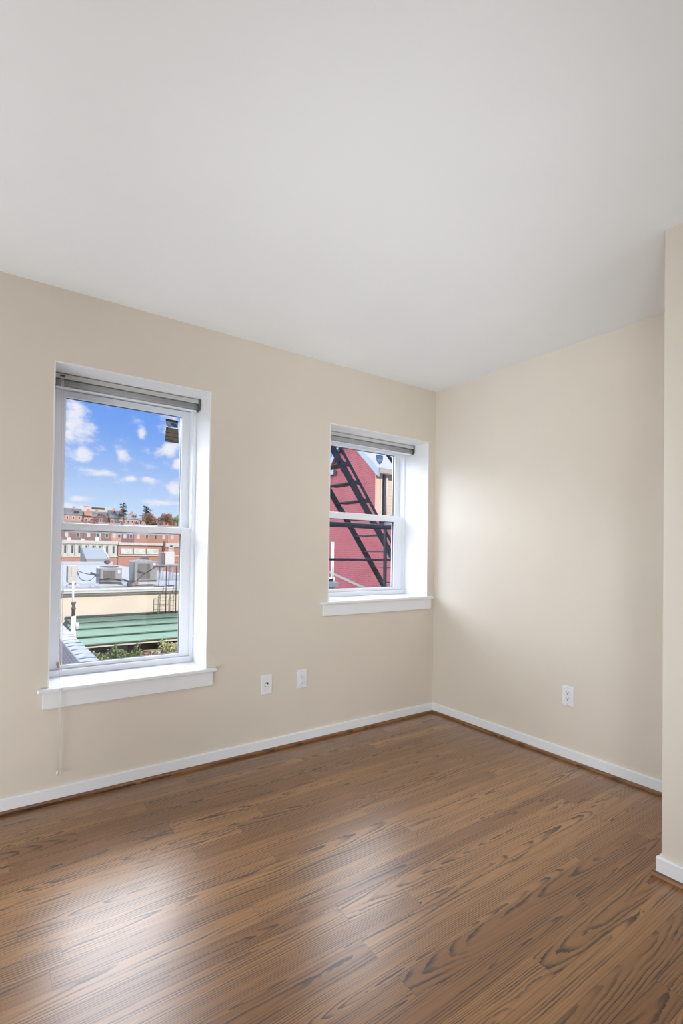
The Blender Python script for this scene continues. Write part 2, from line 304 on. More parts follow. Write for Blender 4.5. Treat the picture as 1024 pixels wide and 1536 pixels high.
# ------------------------------------------------------------------ mesh helpers
class MB:
    def __init__(s): s.bm = bmesh.new()
    def box(s, x0, x1, y0, y1, z0, z1, bev=0.0, seg=2):
        r = bmesh.ops.create_cube(s.bm, size=1.0); vs = r['verts']
        bmesh.ops.scale(s.bm, verts=vs, vec=(x1 - x0, y1 - y0, z1 - z0))
        bmesh.ops.translate(s.bm, verts=vs, vec=((x0 + x1) / 2, (y0 + y1) / 2, (z0 + z1) / 2))
        if bev > 0:
            es = list({e for v in vs for e in v.link_edges})
            bmesh.ops.bevel(s.bm, geom=es, offset=bev, segments=seg, affect='EDGES', profile=0.5)
        return s
    def prism(s, pts, a0, a1, axis):
        """polygon pts (2D, counter) swept along an axis between a0 and a1"""
        def mk(a, p):
            if axis == 'x': return (a, p[0], p[1])
            if axis == 'y': return (p[0], a, p[1])
            return (p[0], p[1], a)
        A = [s.bm.verts.new(mk(a0, p)) for p in pts]; B = [s.bm.verts.new(mk(a1, p)) for p in pts]
        n = len(pts); s.bm.faces.new(A); s.bm.faces.new(B[::-1])
        for i in range(n): s.bm.faces.new((A[i], B[i], B[(i + 1) % n], A[(i + 1) % n]))
        return s
    def quad_solid(s, c, thick):
        """slab from 4 corners, extruded along its normal"""
        c = [Vector(p) for p in c]; n = (c[1] - c[0]).cross(c[3] - c[0]).normalized() * thick
        A = [s.bm.verts.new(p) for p in c]; B = [s.bm.verts.new(p - n) for p in c]
        s.bm.faces.new(A); s.bm.faces.new(B[::-1])
        for i in range(4): s.bm.faces.new((A[i], B[i], B[(i + 1) % 4], A[(i + 1) % 4]))
        return s
    def bar(s, a, b, wx, wy):
        """rectangular bar from a to b"""
        a, b = Vector(a), Vector(b); dv = (b - a); L = dv.length; z = dv.normalized()
        ref = Vector((0, 1, 0)) if abs(z.y) < 0.9 else Vector((1, 0, 0))
        x = ref.cross(z).normalized(); y = z.cross(x)
        cs = [(-wx / 2, -wy / 2), (wx / 2, -wy / 2), (wx / 2, wy / 2), (-wx / 2, wy / 2)]
        A = [s.bm.verts.new(a + x * i + y * j) for i, j in cs]; B = [s.bm.verts.new(b + x * i + y * j) for i, j in cs]
        s.bm.faces.new(A[::-1]); s.bm.faces.new(B)
        for i in range(4): s.bm.faces.new((A[i], A[(i + 1) % 4], B[(i + 1) % 4], B[i]))
        return s
    def tube(s, pts, r, n=10, cap=True):
        pts = [Vector(p) for p in pts]; rings = []
        for i, p in enumerate(pts):
            tdir = (pts[min(i + 1, len(pts) - 1)] - pts[max(i - 1, 0)]).normalized()
            ref = Vector((0, 0, 1)) if abs(tdir.z) < 0.9 else Vector((1, 0, 0))
            x = ref.cross(tdir).normalized(); y = tdir.cross(x)
            rad = r[i] if isinstance(r, (list, tuple)) else r
            rings.append([s.bm.verts.new(p + x * math.cos(2 * PI * k / n) * rad + y * math.sin(2 * PI * k / n) * rad) for k in range(n)])
        for A, B in zip(rings, rings[1:]):
            for k in range(n): s.bm.faces.new((A[k], A[(k + 1) % n], B[(k + 1) % n], B[k]))
        if cap: s.bm.faces.new(rings[0][::-1]); s.bm.faces.new(rings[-1])
        return s
    def lathe(s, c, prof, n=24, axis='z'):
        c = Vector(c); rings = []
        for (r, h) in prof:
            ring = []
            for k in range(n):
                a = 2 * PI * k / n; q = (math.cos(a) * r, math.sin(a) * r, h)
                if axis == 'y': q = (q[0], q[2], q[1])
                if axis == 'x': q = (q[2], q[0], q[1])
                ring.append(s.bm.verts.new(c + Vector(q)))
            rings.append(ring)
        for A, B in zip(rings, rings[1:]):
            for k in range(n): s.bm.faces.new((A[k], A[(k + 1) % n], B[(k + 1) % n], B[k]))
        s.bm.faces.new(rings[0][::-1]); s.bm.faces.new(rings[-1])
        return s
    def leaf(s, c, size):
        c = Vector(c); x = Vector((random.gauss(0, 1), random.gauss(0, 1), random.gauss(0, 1))).normalized()
        y = x.cross(Vector((random.gauss(0, 1), random.gauss(0, 1), random.gauss(0, 1)))).normalized()
        L, W = size, size * 0.6; h = x.cross(y) * size * 0.15
        s.bm.faces.new([s.bm.verts.new(c + q) for q in (-x * L, -y * W + h, x * L, y * W + h)])
        return s
    def build(s, name, mat, parent=None, smooth=False):
        bmesh.ops.recalc_face_normals(s.bm, faces=s.bm.faces[:]) if len(s.bm.faces) < 20000 else None
        me = bpy.data.meshes.new(name); s.bm.to_mesh(me); s.bm.free()
        me.materials.append(MATS[mat])
        if smooth:
            for pl in me.polygons: pl.use_smooth = True
        o = bpy.data.objects.new(name, me); col.objects.link(o)
        if parent is not None:
            o.parent = parent
            if parent.type == 'EMPTY': o.matrix_parent_inverse = Matrix.Translation(parent.location).inverted()
        return o
def tag(o, label=None, cat=None, group=None, kind=None):
    if label: o['label'] = label
    if cat: o['category'] = cat
    if group: o['group'] = group
    if kind: o['kind'] = kind
    return o
def thing(name, loc, label, cat, group=None, kind=None):
    o = bpy.data.objects.new(name, None); col.objects.link(o); o.location = loc; o.empty_display_size = 0.1
    return tag(o, label, cat, group, kind)
def copy_tree(o, parent=None):
    c = o.copy(); col.objects.link(c)
    if parent is not None: c.parent = parent
    for ch in list(o.children): copy_tree(ch, c)
    return c
def struct(o, label, cat): return tag(o, label, cat, None, 'structure')

# ================================================================== ROOM SHELL
H = 2.44
XL, YF = -3.95, -4.65            # left wall and wall behind the camera
W1 = dict(x0=-2.541, x1=-1.782, z0=0.542, z1=2.084)
W2 = dict(x0=-0.963, x1=-0.073, z0=0.880, z1=2.042)
WT = 0.36                        # outer wall thickness
struct(MB().box(XL - 0.2, 0.2, YF - 0.2, 0.0, -0.12, 0.0).build('floor', 'oak_floor'), 'brown stained oak strip floor with cathedral grain', 'floor')
struct(MB().box(XL - 0.2, 4.5, YF - 0.2, WT, H, 3.30).build('ceiling', 'ceiling_paint'), 'plain matte white ceiling', 'ceiling')
b = MB(); e = 0.006
def wall_holes(b, x0, x1, y0, y1, z0, z1, holes):
    xs = sorted({x0, x1} | {h for hh in holes for h in hh[:2]})
    for a, c in zip(xs, xs[1:]):
        cuts = sorted([(h[2], h[3]) for h in holes if h[0] <= a and c <= h[1]]); z = z0
        for (p0, p1) in cuts: b.box(a, c, y0, y1, z, p0); z = p1
        b.box(a, c, y0, y1, z, z1)
wall_holes(b, XL - 0.2, 4.5, 0.0, WT, -0.12, H, [(W1['x0'] - e, W1['x1'] + e, W1['z0'] - 0.02, W1['z1'] + e), (W2['x0'] - e, W2['x1'] + e, W2['z0'] - 0.02, W2['z1'] + e)])
bmesh.ops.remove_doubles(b.bm, verts=b.bm.verts[:], dist=1e-5)
struct(b.build('wall_back', 'wall_paint'), 'beige painted wall holding both white framed windows', 'wall')
struct(MB().box(0.0, 0.2, YF - 0.2, 0.0, -0.12, H).build('wall_right', 'wall_paint'), 'beige right hand wall lit by soft window glow', 'wall')
struct(MB().box(-0.71, 0.0, YF - 0.2, -1.8806, 0.0, H).build('wall_closet', 'wall_paint'), 'beige projecting wall corner at the right edge of the picture', 'wall')
struct(MB().box(XL - 0.2, XL, YF - 0.2, 0.0, -0.12, H).build('wall_left', 'wall_paint'), 'beige wall left of the picture', 'wall')
struct(MB().box(XL, -0.71, YF - 0.2, YF, -0.12, H).build('wall_front', 'wall_paint'), 'beige wall behind the viewer', 'wall')

# baseboards and oak shoe moulding
T, BH = 0.014, 0.072
def board(pts2, a0, a1, axis, name, mat): return MB().prism(pts2, a0, a1, axis).build(name, mat)
def bprof(sgn, off): # profile across wall: (d, z)
    return [(off, 0.0), (off + sgn * T, 0.0), (off + sgn * T, BH - 0.003), (off + sgn * (T - 0.003), BH), (off, BH)]
def sprof(sgn, off):
    o = off + sgn * T; R = 0.0125; Z = 0.019
    return [(o, 0.0), (o + sgn * R, 0.0), (o + sgn * R, 0.006), (o + sgn * R * 0.92, 0.011), (o + sgn * R * 0.7, 0.0155), (o + sgn * R * 0.38, 0.0182), (o, Z)]
struct(board(bprof(-1, 0.0), XL, 0.0, 'x', 'baseboard_back', 'trim_paint'), 'white baseboard along the window wall', 'baseboard')
struct(board(bprof(-1, 0.0), -1.8806, -T, 'y', 'baseboard_right', 'trim_paint'), 'white baseboard along the right hand wall', 'baseboard')
b = MB().prism(bprof(-1, -0.71), YF, -1.8806 + T, 'y'); b.prism(bprof(1, -1.8806), -0.71, -T, 'x')
struct(b.build('baseboard_closet', 'trim_paint'), 'white baseboard wrapping the projecting wall corner at right', 'baseboard')
struct(board(sprof(-1, 0.0), XL, -T, 'x', 'trim_1', 'oak_shoe_x'), 'brown oak shoe moulding under the window wall baseboard', 'moulding')
struct(board(sprof(-1, 0.0), -1.8806 + T, -T - 0.0125, 'y', 'trim_2', 'oak_shoe_y'), 'brown oak shoe moulding under the right hand wall baseboard', 'moulding')
b = MB().prism(sprof(-1, -0.71), YF, -1.8806 + T + 0.0125, 'y'); b.prism(sprof(1, -1.8806), -0.71 - T, -T - 0.0125, 'x')
struct(b.build('trim_3', 'oak_shoe_y'), 'brown oak shoe moulding round the projecting wall corner', 'moulding')

# ================================================================== WINDOWS
def frame_ring(b, x0, x1, z0, z1, y0, y1, l, r, bt, tp, bev=0.003):
    b.box(x0, x0 + l, y0, y1, z0, z1, bev); b.box(x1 - r, x1, y0, y1, z0, z1, bev)
    b.box(x0 + l - 0.001, x1 - r + 0.001, y0, y1, z0, z0 + bt, bev); b.box(x0 + l - 0.001, x1 - r + 0.001, y0, y1, z1 - tp, z1, bev)
def window(n, W, fy, fr, lo, upg, rail, sill, apron, label):
    """fr: frame width; lo: lower glass (x0,x1,z0,z1); upg: upper glass; rail: meeting rail top; fy: y of the frame face"""
    x0, x1, z0, z1 = W['x0'], W['x1'], W['z0'], W['z1']
    t = thing('window_%d' % n, ((x0 + x1) / 2, 0.0, z0), label, 'window', None, 'structure')
    b = MB(); b.box(x0 - e, x0, 0.0, WT, z0, z1 + e); b.box(x1, x1 + e, 0.0, WT, z0, z1 + e); b.box(x0, x1, 0.0, WT, z1, z1 + e)
    b.build('window_reveal', 'reveal_paint', t)
    b = MB(); frame_ring(b, x0, x1, z0, z1, fy, WT - 0.005, fr, fr, 0.032, 0.048)
    # inner track ribs
    for xx in (x0 + fr, x1 - fr - 0.006): b.box(xx, xx + 0.006, fy + 0.006, WT - 0.01, z0 + 0.03, z1 - 0.045)
    b.build('window_frame', 'vinyl', t)
    # lower sash (inner track)
    ly0 = fy + 0.02
    sx0, sx1, sz0 = x0 + fr + 0.004, x1 - fr - 0.004, z0 + 0.032
    s = MB(); frame_ring(s, sx0, sx1, sz0, rail, ly0, ly0 + 0.035, lo[0] - sx0, sx1 - lo[1], lo[2] - sz0, rail - lo[3], 0.004)
    so_ = s.build('lower_sash', 'vinyl', t)
    k = MB(); frame_ring(k, lo[0] - 0.002, lo[1] + 0.002, lo[2] - 0.002, lo[3] + 0.002, ly0 + 0.010, ly0 + 0.024, 0.0035, 0.0035, 0.0035, 0.0045, 0.0)
    k.build('gasket', 'gasket', so_)
    MB().box(lo[0], lo[1], ly0 + 0.015, ly0 + 0.019, lo[2], lo[3]).build('pane', 'window_glass', so_)
    # upper sash (outer track)
    uy0 = ly0 + 0.04
    us = MB(); frame_ring(us, sx0, sx1, rail - 0.045, upg[3] + 0.035, uy0, uy0 + 0.035, upg[0] - sx0, sx1 - upg[1], max(0.012, upg[2] - rail + 0.045), 0.035, 0.004)
    uo = us.build('upper_sash', 'vinyl', t)
    k = MB(); frame_ring(k, upg[0] - 0.001, upg[1] + 0.001, upg[2] - 0.002, upg[3] + 0.002, uy0 + 0.010, uy0 + 0.024, 0.002, 0.002, 0.002, 0.0035, 0.0)
    k.build('gasket', 'gasket', uo)
    MB().box(upg[0], upg[1], uy0 + 0.015, uy0 + 0.019, upg[2], upg[3]).build('pane', 'window_glass', uo)
    # sill board (stool) with nosing and horns, and the apron under it
    b = MB(); b.box(x0 - e, x1 + e, -0.002, WT, z0 - 0.018, z0, 0.0); b.box(sill[0], sill[1], -0.030, 0.0, z0 - 0.019, z0, 0.005)
    b.build('window_sill', 'trim_paint', t)
    MB().box(apron[0], apron[1], -0.015, 0.0, apron[2], z0 - 0.018, 0.002).build('apron', 'trim_paint', t)
    return t, so_, uo, uy0
t1, lo1, up1, uy1 = window(1, W1, 0.212, 0.016, (-2.476, -1.859, 0.595, 1.294), (-2.464, -1.853, 1.325, 1.996), 1.332,
       (-2.590, -1.726), (-2.567, -1.746, 0.446), 'tall white double hung window at left, looking over roofs and sky')
t2, lo2, up2, uy2 = window(2, W2, 0.250, 0.006, (-0.866, -0.170, 0.936, 1.447), (-0.900, -0.134, 1.49, 1.982), 1.494,
       (-1.031, -0.024), (-1.010, -0.042, 0.786), 'shorter white double hung window near the corner, looking at red brick')
# brown tilt latch at the lower left of the left window
b = MB(); b.lathe((-2.480, 0.223, 0.605), [(0.0085, -0.012), (0.0095, -0.004), (0.0095, 0.004), (0.006, 0.010)], 14, 'y'); b.box(-2.484, -2.476, 0.214, 0.230, 0.585, 0.603, 0.002)
tag(b.build('sash_latch', 'latch_tan', lo1), 'small tan latch')
# drop lock sockets on the frame
MB().box(-2.5235, -2.5205, 0.2095, 0.212, 1.345, 1.43).build('balance_slot', 'blind_light', t1)

# ------------------------------------------------------------------ roller blinds
def blind(W, yc, label, chain=None, loc_z=0.0):
    x0, x1, z1 = W['x0'] + 0.004, W['x1'] - 0.002, W['z1']
    t = thing('roller_blind', ((x0 + x1) / 2, yc, z1), label, 'blind', 'grey roller blinds in the window heads')
    MB().box(x0, x1, yc - 0.028, yc + 0.030, z1 - 0.027, z1 - 0.004, 0.002).build('headrail', 'blind_light', t)
    b = MB(); pts = []
    for k in range(20):
        a = 2 * PI * k / 20; pts.append((yc + max(-0.021, math.cos(a) * 0.0265), z1 - 0.0445 + math.sin(a) * 0.0185))
    b.prism(pts, x0 + 0.012, x1 - 0.014, 'x')
    b.build('fabric_roll', 'blind_grey', t, True)
    MB().box(x0 + 0.014, x1 - 0.016, yc - 0.012, yc + 0.012, z1 - 0.071, z1 - 0.0625, 0.003).build('bottom_bar', 'trim_paint', t)
    for xa, xb in ((x0, x0 + 0.010), (x1 - 0.013, x1)):
        b = MB(); b.prism([(yc - 0.030, z1 - 0.004), (yc - 0.030, z1 - 0.055), (yc - 0.020, z1 - 0.066), (yc + 0.020, z1 - 0.066), (yc + 0.030, z1 - 0.055), (yc + 0.030, z1 - 0.004)], xa, xb, 'x')
        tag(b.build('end_bracket', 'blind_dark', t), 'dark grey end bracket')
    MB().box(x0 + 0.030, x0 + 0.052, yc - 0.034, yc - 0.026, z1 - 0.020, z1 - 0.012, 0.001).build('chain_clip', 'gasket', t)
    if chain:
        zb = chain
        for dx_, r in ((-0.004, 0.0012), (0.004, 0.0012)):
            pts = [(x0 + 0.042 + dx_, yc - 0.033, z1 - 0.02)]
            for k in range(1, 12):
                f = k / 12; pts.append((x0 + 0.040 + dx_, (yc - 0.033) * (1 - f) + (-0.034) * f - 0.020 * math.sin(f * PI), (z1 - 0.02) * (1 - f) + (W['z0'] + 0.004) * f))
            pts += [(x0 + 0.038 + dx_, -0.034, W['z0'] - 0.03), (x0 + 0.036 + dx_, -0.033, 0.35), (x0 + 0.035 + dx_ * 0.5, -0.032, zb + 0.012)]
            MB().tube(pts, r, 6).build('pull_chain', 'cord_white', t, True)
        MB().lathe((x0 + 0.035, -0.032, zb), [(0.003, 0.016), (0.005, 0.010), (0.0065, 0.0), (0.005, -0.006), (0.002, -0.009)], 12).build('chain_weight', 'socket_white', t, True)
    return t
blind(W1, 0.180, 'rolled up grey roller blind with pull chain in the tall left window', 0.142)
blind(W2, 0.176, 'rolled up grey roller blind in the shorter window near the corner')

# ------------------------------------------------------------------ stickers on the panes
ys = uy1 + 0.0145
t = thing('window_sticker', (-1.905, ys, 1.9), 'blue and brown sticker at the top right of the tall left window pane', 'sticker')
MB().prism([(-1.945, 1.973), (-1.872, 1.971), (-1.871, 1.958), (-1.944, 1.960)], ys - 0.0012, ys, 'y').build('header_band', 'sticker_navy', t)
MB().prism([(-1.945, 1.961), (-1.872, 1.959), (-1.873, 1.927), (-1.925, 1.926), (-1.938, 1.935), (-1.944, 1.946)], ys - 0.0010, ys, 'y').build('emblem_field', 'sticker_grey', t)
MB().prism([(-1.916, 1.955), (-1.884, 1.950), (-1.876, 1.942), (-1.876, 1.932), (-1.892, 1.932), (-1.908, 1.937), (-1.917, 1.945)], ys - 0.0018, ys - 0.001, 'y').build('emblem_patch', 'sticker_blue', t)
MB().prism([(-1.941, 1.924), (-1.870, 1.922), (-1.866, 1.836), (-1.948, 1.838)], ys - 0.0010, ys, 'y').build('slatted_label', 'sticker_brown', t)
b = MB()
for za in (1.8385, 1.848, 1.868, 1.892): b.prism([(-1.946, za + 0.004), (-1.868, za + 0.002), (-1.868, za - 0.001), (-1.946, za)], ys - 0.0016, ys - 0.001, 'y')
b.prism([(-1.941, 1.924), (-1.930, 1.924), (-1.932, 1.908), (-1.942, 1.906)], ys - 0.0016, ys - 0.001, 'y')
b.build('label_line', 'sticker_dark', t)
ys = uy2 + 0.0145
t = thing('shield_sticker', (-0.283, ys, 1.94), 'small blue shield sticker on the upper pane of the corner window', 'sticker')
def shield(s, cx, cz):
    return [(cx - 0.034 * s, cz + 0.032 * s), (cx, cz + 0.037 * s), (cx + 0.034 * s, cz + 0.032 * s), (cx + 0.032 * s, cz - 0.004 * s), (cx + 0.020 * s, cz - 0.026 * s), (cx, cz - 0.038 * s), (cx - 0.020 * s, cz - 0.026 * s), (cx - 0.032 * s, cz - 0.004 * s)]
MB().prism(shield(1.0, -0.283, 1.935), ys - 0.0010, ys, 'y').build('shield_border', 'shield_edge', t)
MB().prism(shield(0.84, -0.283, 1.935), ys - 0.0014, ys - 0.0010, 'y').build('shield_face', 'shield_blue', t)
b = MB()
for i, (cx, hh) in enumerate(((-0.299, 0.008), (-0.2885, 0.006), (-0.279, 0.008), (-0.2685, 0.006))): b.box(cx - 0.003, cx + 0.003, ys - 0.0018, ys - 0.0013, 1.934 - hh / 2, 1.934 + hh / 2)
b.box(-0.304, -0.264, ys - 0.0018, ys - 0.0013, 1.9255, 1.928)
b.build('shield_mark', 'shield_white', t)

# ------------------------------------------------------------------ wall outlets (built facing -y at the origin, then placed)
def outlet(loc, rotz, label, kind):
    t = thing('wall_outlet' if kind == 'duplex' else 'phone_jack', loc, label, 'outlet')
    t.rotation_euler = (0, 0, rotz)
    def P(b, nm, mt, par=None, sm=False):
        o = b.build(nm, mt, None, sm); o.parent = par or t; return o
    P(MB().box(-0.035, 0.035, -0.006, 0.0, -0.0575, 0.0575, 0.0025), 'cover_plate', 'plate_white')
    if kind == 'duplex':
        P(MB().box(-0.0165, 0.0165, -0.0085, -0.005, -0.0335, 0.0335, 0.0015), 'insert', 'socket_white')
        for s in (1, -1):
            zc = s * 0.0175
            r = P(MB().box(-0.014, 0.014, -0.0092, -0.008, zc - 0.0125, zc + 0.0125, 0.001), 'receptacle', 'plate_white')
            b = MB().box(-0.0072, -0.0054, -0.0096, -0.009, zc, zc + 0.008); b.box(0.0052, 0.0070, -0.0096, -0.009, zc, zc + 0.008)
            P(b, 'slot', 'slot_dark', r); P(MB().lathe((0, -0.0093, zc - 0.006), [(0.003, -0.0003), (0.003, 0.0003)], 12, 'y'), 'ground_hole', 'slot_dark', r)
    else:
        P(MB().lathe((0, -0.006, 0.0), [(0.0145, 0.003), (0.0145, -0.0004), (0.0125, -0.0008)], 28, 'y'), 'jack_ring', 'slot_dark')
        P(MB().lathe((0.0005, -0.007, -0.001), [(0.0118, 0.003), (0.0118, -0.0006), (0.010, -0.002)], 28, 'y'), 'jack_face', 'plate_white')
        P(MB().lathe((0.001, -0.0095, 0.007), [(0.0052, 0.003), (0.0052, -0.0014)], 18, 'y'), 'jack_hole', 'slot_black')
    for zc in ((0.048, -0.048) if kind == 'duplex' else (0.030, -0.030)):
        P(MB().lathe((0, -0.0062, zc), [(0.003, 0.002), (0.003, -0.0004), (0.002, -0.0010)], 12, 'y'), 'screw', 'steel')
outlet((-1.404, 0, 0.400), 0, 'white wall plate with round jack and black hole, left of the two under the windows', 'jack')
outlet((-1.160, 0, 0.402), 0, 'white duplex outlet on the window wall, right of the round jack plate', 'duplex')
outlet((0, -1.092, 0.379), -PI / 2, 'white duplex outlet low on the right hand wall', 'duplex')

# ================================================================== FIRE ESCAPE outside the corner window
t = thing('fire_escape', (0.4, 1.2, 0.4), 'dark blue steel fire escape stairs and railing outside the corner window', 'fire escape')
sx = lambda z: 0.106 + (2.218 - z) / 1.35
YN, YFAR = 1.5, 1.95
ZT, ZB = 3.6, -1.2
MB().bar((sx(ZT), YN, ZT), (sx(ZB), YN, ZB), 0.072, 0.012).build('stringer', 'stair_paint', t)
MB().bar((sx(ZT), YFAR, ZT), (sx(ZB), YFAR, ZB), 0.066, 0.012).build('stringer', 'stair_paint', t)
MB().bar((sx(ZT) + 0.085, YN, ZT + 0.03), (sx(ZB) + 0.085, YN, ZB + 0.03), 0.028, 0.012).build('handrail', 'stair_paint', t)
z = 3.02; k = 0
while z > -1.0:
    b = MB().box(sx(z) - 0.02, sx(z) + 0.13, YN + 0.004, YFAR - 0.004, z - 0.006, z + 0.006)
    b.build('tread', 'tread_grey', t)
    MB().box(sx(z) - 0.02, sx(z) + 0.095, YN - 0.012, YN - 0.004, z - 0.022, z + 0.022).build('tread_bracket', 'stair_paint', t)
    z -= 0.18; k += 1
MB().tube([(-1.6, 0.9, 1.447), (1.6, 0.9, 1.447)], 0.023, 12).build('guard_rail', 'stair_paint', t, True)
MB().tube([(-1.6, 0.9, 1.14), (1.6, 0.9, 1.14)], 0.0115, 10).build('middle_rail', 'stair_paint', t, True)
for xx in (-1.4, 0.275, 1.55): MB().box(xx - 0.012, xx + 0.012, 0.888, 0.912, 0.30, 1.43).build('post', 'stair_paint', t)
b = MB()
for i in range(20): b.box(-1.6, 1.6, 0.38 + i * 0.028, 0.39 + i * 0.028, 0.27, 0.30)
for xx in (-1.6, -0.5, 0.5, 1.58): b.box(xx, xx + 0.02, 0.36, 0.93, 0.26, 0.30)
b.build('platform_grating', 'stair_paint', t)
MB().bar((0.62, 1.5, 2.46), (1.5, 1.5, 1.62), 0.035, 0.012).build('brace', 'stair_paint', t)

# ================================================================== RED GABLED HOUSE beyond the fire escape
X8, Y8 = 8.0, 10.56
t = thing('gabled_house', (11, 12.1, -7), 'red brick gabled house with peach siding, beyond the fire escape', 'house')
PKY, PKZ, EVZ = 12.25, 5.58, 4.12
YB = 13.50
b = MB().prism([(Y8, -7), (YB + 3.0, -7), (YB + 3.0, EVZ), (YB, EVZ), (PKY, PKZ), (Y8, EVZ)], X8, X8 + 0.3, 'x'); b.box(X8, X8 + 0.3, 8.4, Y8, -7, 2.17); b.build('gable_wall', 'red_brick_near', t)
MB().box(X8 + 0.25, X8 + 9, Y8, Y8 + 0.25, -7, EVZ).build('side_wall', 'peach_siding', t)
MB().box(X8 - 0.01, X8 + 0.20, Y8 - 0.03, Y8, 2.28, EVZ).build('corner_board', 'peach_trim', t)
MB().box(X8 + 0.20, X8 + 0.26, Y8 - 0.04, Y8, 2.28, EVZ).build('trim_strip', 'white_frame', t)
MB().tube([(X8 + 0.33, Y8 - 0.05, EVZ - 0.1), (X8 + 0.33, Y8 - 0.05, 2.28)], 0.035, 10).build('downspout_shadow', 'cable_black', t, True)  # black tube standing in for the downspout's shadow
MB().tube([(X8 + 0.43, Y8 - 0.07, EVZ - 0.1), (X8 + 0.43, Y8 - 0.07, 2.28)], 0.04, 10).build('downspout', 'white_frame', t, True)
b = MB(); sl = (PKZ - EVZ) / (PKY - Y8)
oy = 0.28; sr = (PKZ - EVZ) / (YB - PKY)
b.prism([(Y8 - oy, EVZ - oy * sl + 0.03), (PKY, PKZ + 0.03), (PKY, PKZ + 0.15), (Y8 - oy, EVZ - oy * sl + 0.15)], X8 - 0.06, X8 + 9, 'x')
b.prism([(YB + oy, EVZ - oy * sr + 0.03), (PKY, PKZ + 0.03), (PKY, PKZ + 0.15), (YB + oy, EVZ - oy * sr + 0.15)], X8 - 0.06, X8 + 9, 'x')
b.box(X8 + 0.02, X8 + 9, YB, YB + 3.2, EVZ, EVZ + 0.12)
b.build('roof', 'pale_roof', t)
b = MB()
for (ya, yb_) in ((Y8 - oy, PKY), (YB + oy, PKY)):
    za = EVZ - oy * (sl if ya < PKY else sr)
    b.prism([(ya, za - 0.08), (yb_, PKZ - 0.07), (yb_, PKZ + 0.16), (ya, za + 0.16)], X8 - 0.14, X8 - 0.05, 'x')
b.build('rake_board', 'blue_trim', t)
MB().box(X8 - 0.12, X8 + 0.05, 12.92, YB + 3.0, EVZ + 0.06, EVZ + 0.24, 0.01).build('cornice', 'blue_trim', t)
MB().box(X8 - 0.05, X8 + 9, Y8 - 0.30, Y8 - 0.02, EVZ - 0.20, EVZ - 0.02, 0.01).build('gutter', 'tan_trim', t)
MB().bar((X8 - 0.03, 13.8, 0.615), (X8 - 0.03, 10.6, -0.09), 0.085, 0.05).build('flashing', 'tan_trim', t)
# grey lean-to roof against the peach wall
t = thing('lean_to', (8.9, 9.9, 2.17), 'grey sided lean-to against the peach siding wall', 'shed')
MB().prism([(8.45, 2.27), (10.6, 2.27), (10.6, 3.55), (8.50, 2.45)], 9.6, Y8 - 0.12, 'y').build('wall', 'grey_siding', t)
MB().box(8.31, 8.9, 8.5, Y8 - 0.1, 2.18, 2.27).build('roof', 'grey_siding', t); MB().box(8.32, 8.56, 10.05, 10.3, 2.27, 2.50, 0.02).build('vent', 'cable_black', t)
# white capped chimney nearer the window
t = thing('chimney', (2.3, 5.1, -7), 'pale capped chimney with white pipe low outside the corner window', 'chimney')
MB().box(1.85, 2.50, 4.95, 5.45, -7, 0.575).build('stack', 'coping_metal', t)
MB().box(1.80, 2.555, 4.90, 5.50, 0.575, 0.66, 0.008).build('cap', 'white_frame', t)
MB().box(1.90, 2.53, 4.98, 5.42, 0.66, 0.745, 0.006).build('cap_box', 'pvc_white', t)
MB().tube([(2.484, 5.0, 0.70), (2.482, 5.0, 1.405)], 0.027, 12).build('pipe', 'pvc_white', t, True)
MB().box(2.40, 2.47, 4.955, 4.985, 0.675, 0.725, 0.004).build('vent', 'cable_black', t)

# ================================================================== OVER THE ROOFS, beyond the left window
# party wall with metal coping
t = thing('party_wall', (-1.58, 5, -3), 'dark brick party wall with grey metal coping, low left outside the window', 'wall')
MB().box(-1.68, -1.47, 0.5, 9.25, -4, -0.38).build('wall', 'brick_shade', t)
b = MB()
for i in range(9):
    y0 = 0.4 + i * 0.99
    b.prism([(-1.695, -0.385), (-1.695, -0.355), (-1.575, -0.343 + 0.004 * (i % 2)), (-1.455, -0.355), (-1.455, -0.385)], y0, y0 + 0.985, 'y')
for i in range(26):
    y0 = 0.5 + i * 0.34 + random.uniform(-0.05, 0.05); b.box(-1.69, -1.46, y0, y0 + 0.012, -0.352, -0.339)
b.build('coping', 'coping_metal', t)
# plumbing vent at its far end
t = thing('vent_pipe', (-1.235, 9.3, -4), 'slim white vent pipe with dark sleeve at the far end of the party wall', 'pipe')
MB().tube([(-1.25, 9.3, 0.52), (-1.243, 9.3, -0.05)], 0.020, 12).build('pipe', 'pvc_white', t, True)
MB().lathe((-1.235, 9.3, 0), [(0.050, 0.085), (0.052, 0.07), (0.030, 0.01), (0.036, -0.03), (0.052, -0.065), (0.036, -0.075), (0.036, -0.215)], 16).build('sleeve', 'sleeve_dark', t, True)
MB().tube([(-1.225, 9.3, -0.21), (-1.225, 9.3, -4)], 0.042, 14).build('base_pipe', 'pvc_white', t, True)
MB().lathe((-1.165, 9.28, -0.44), [(0.038, -0.06), (0.038, 0.06), (0.030, 0.08)], 14).build('elbow', 'pvc_white', t, True)

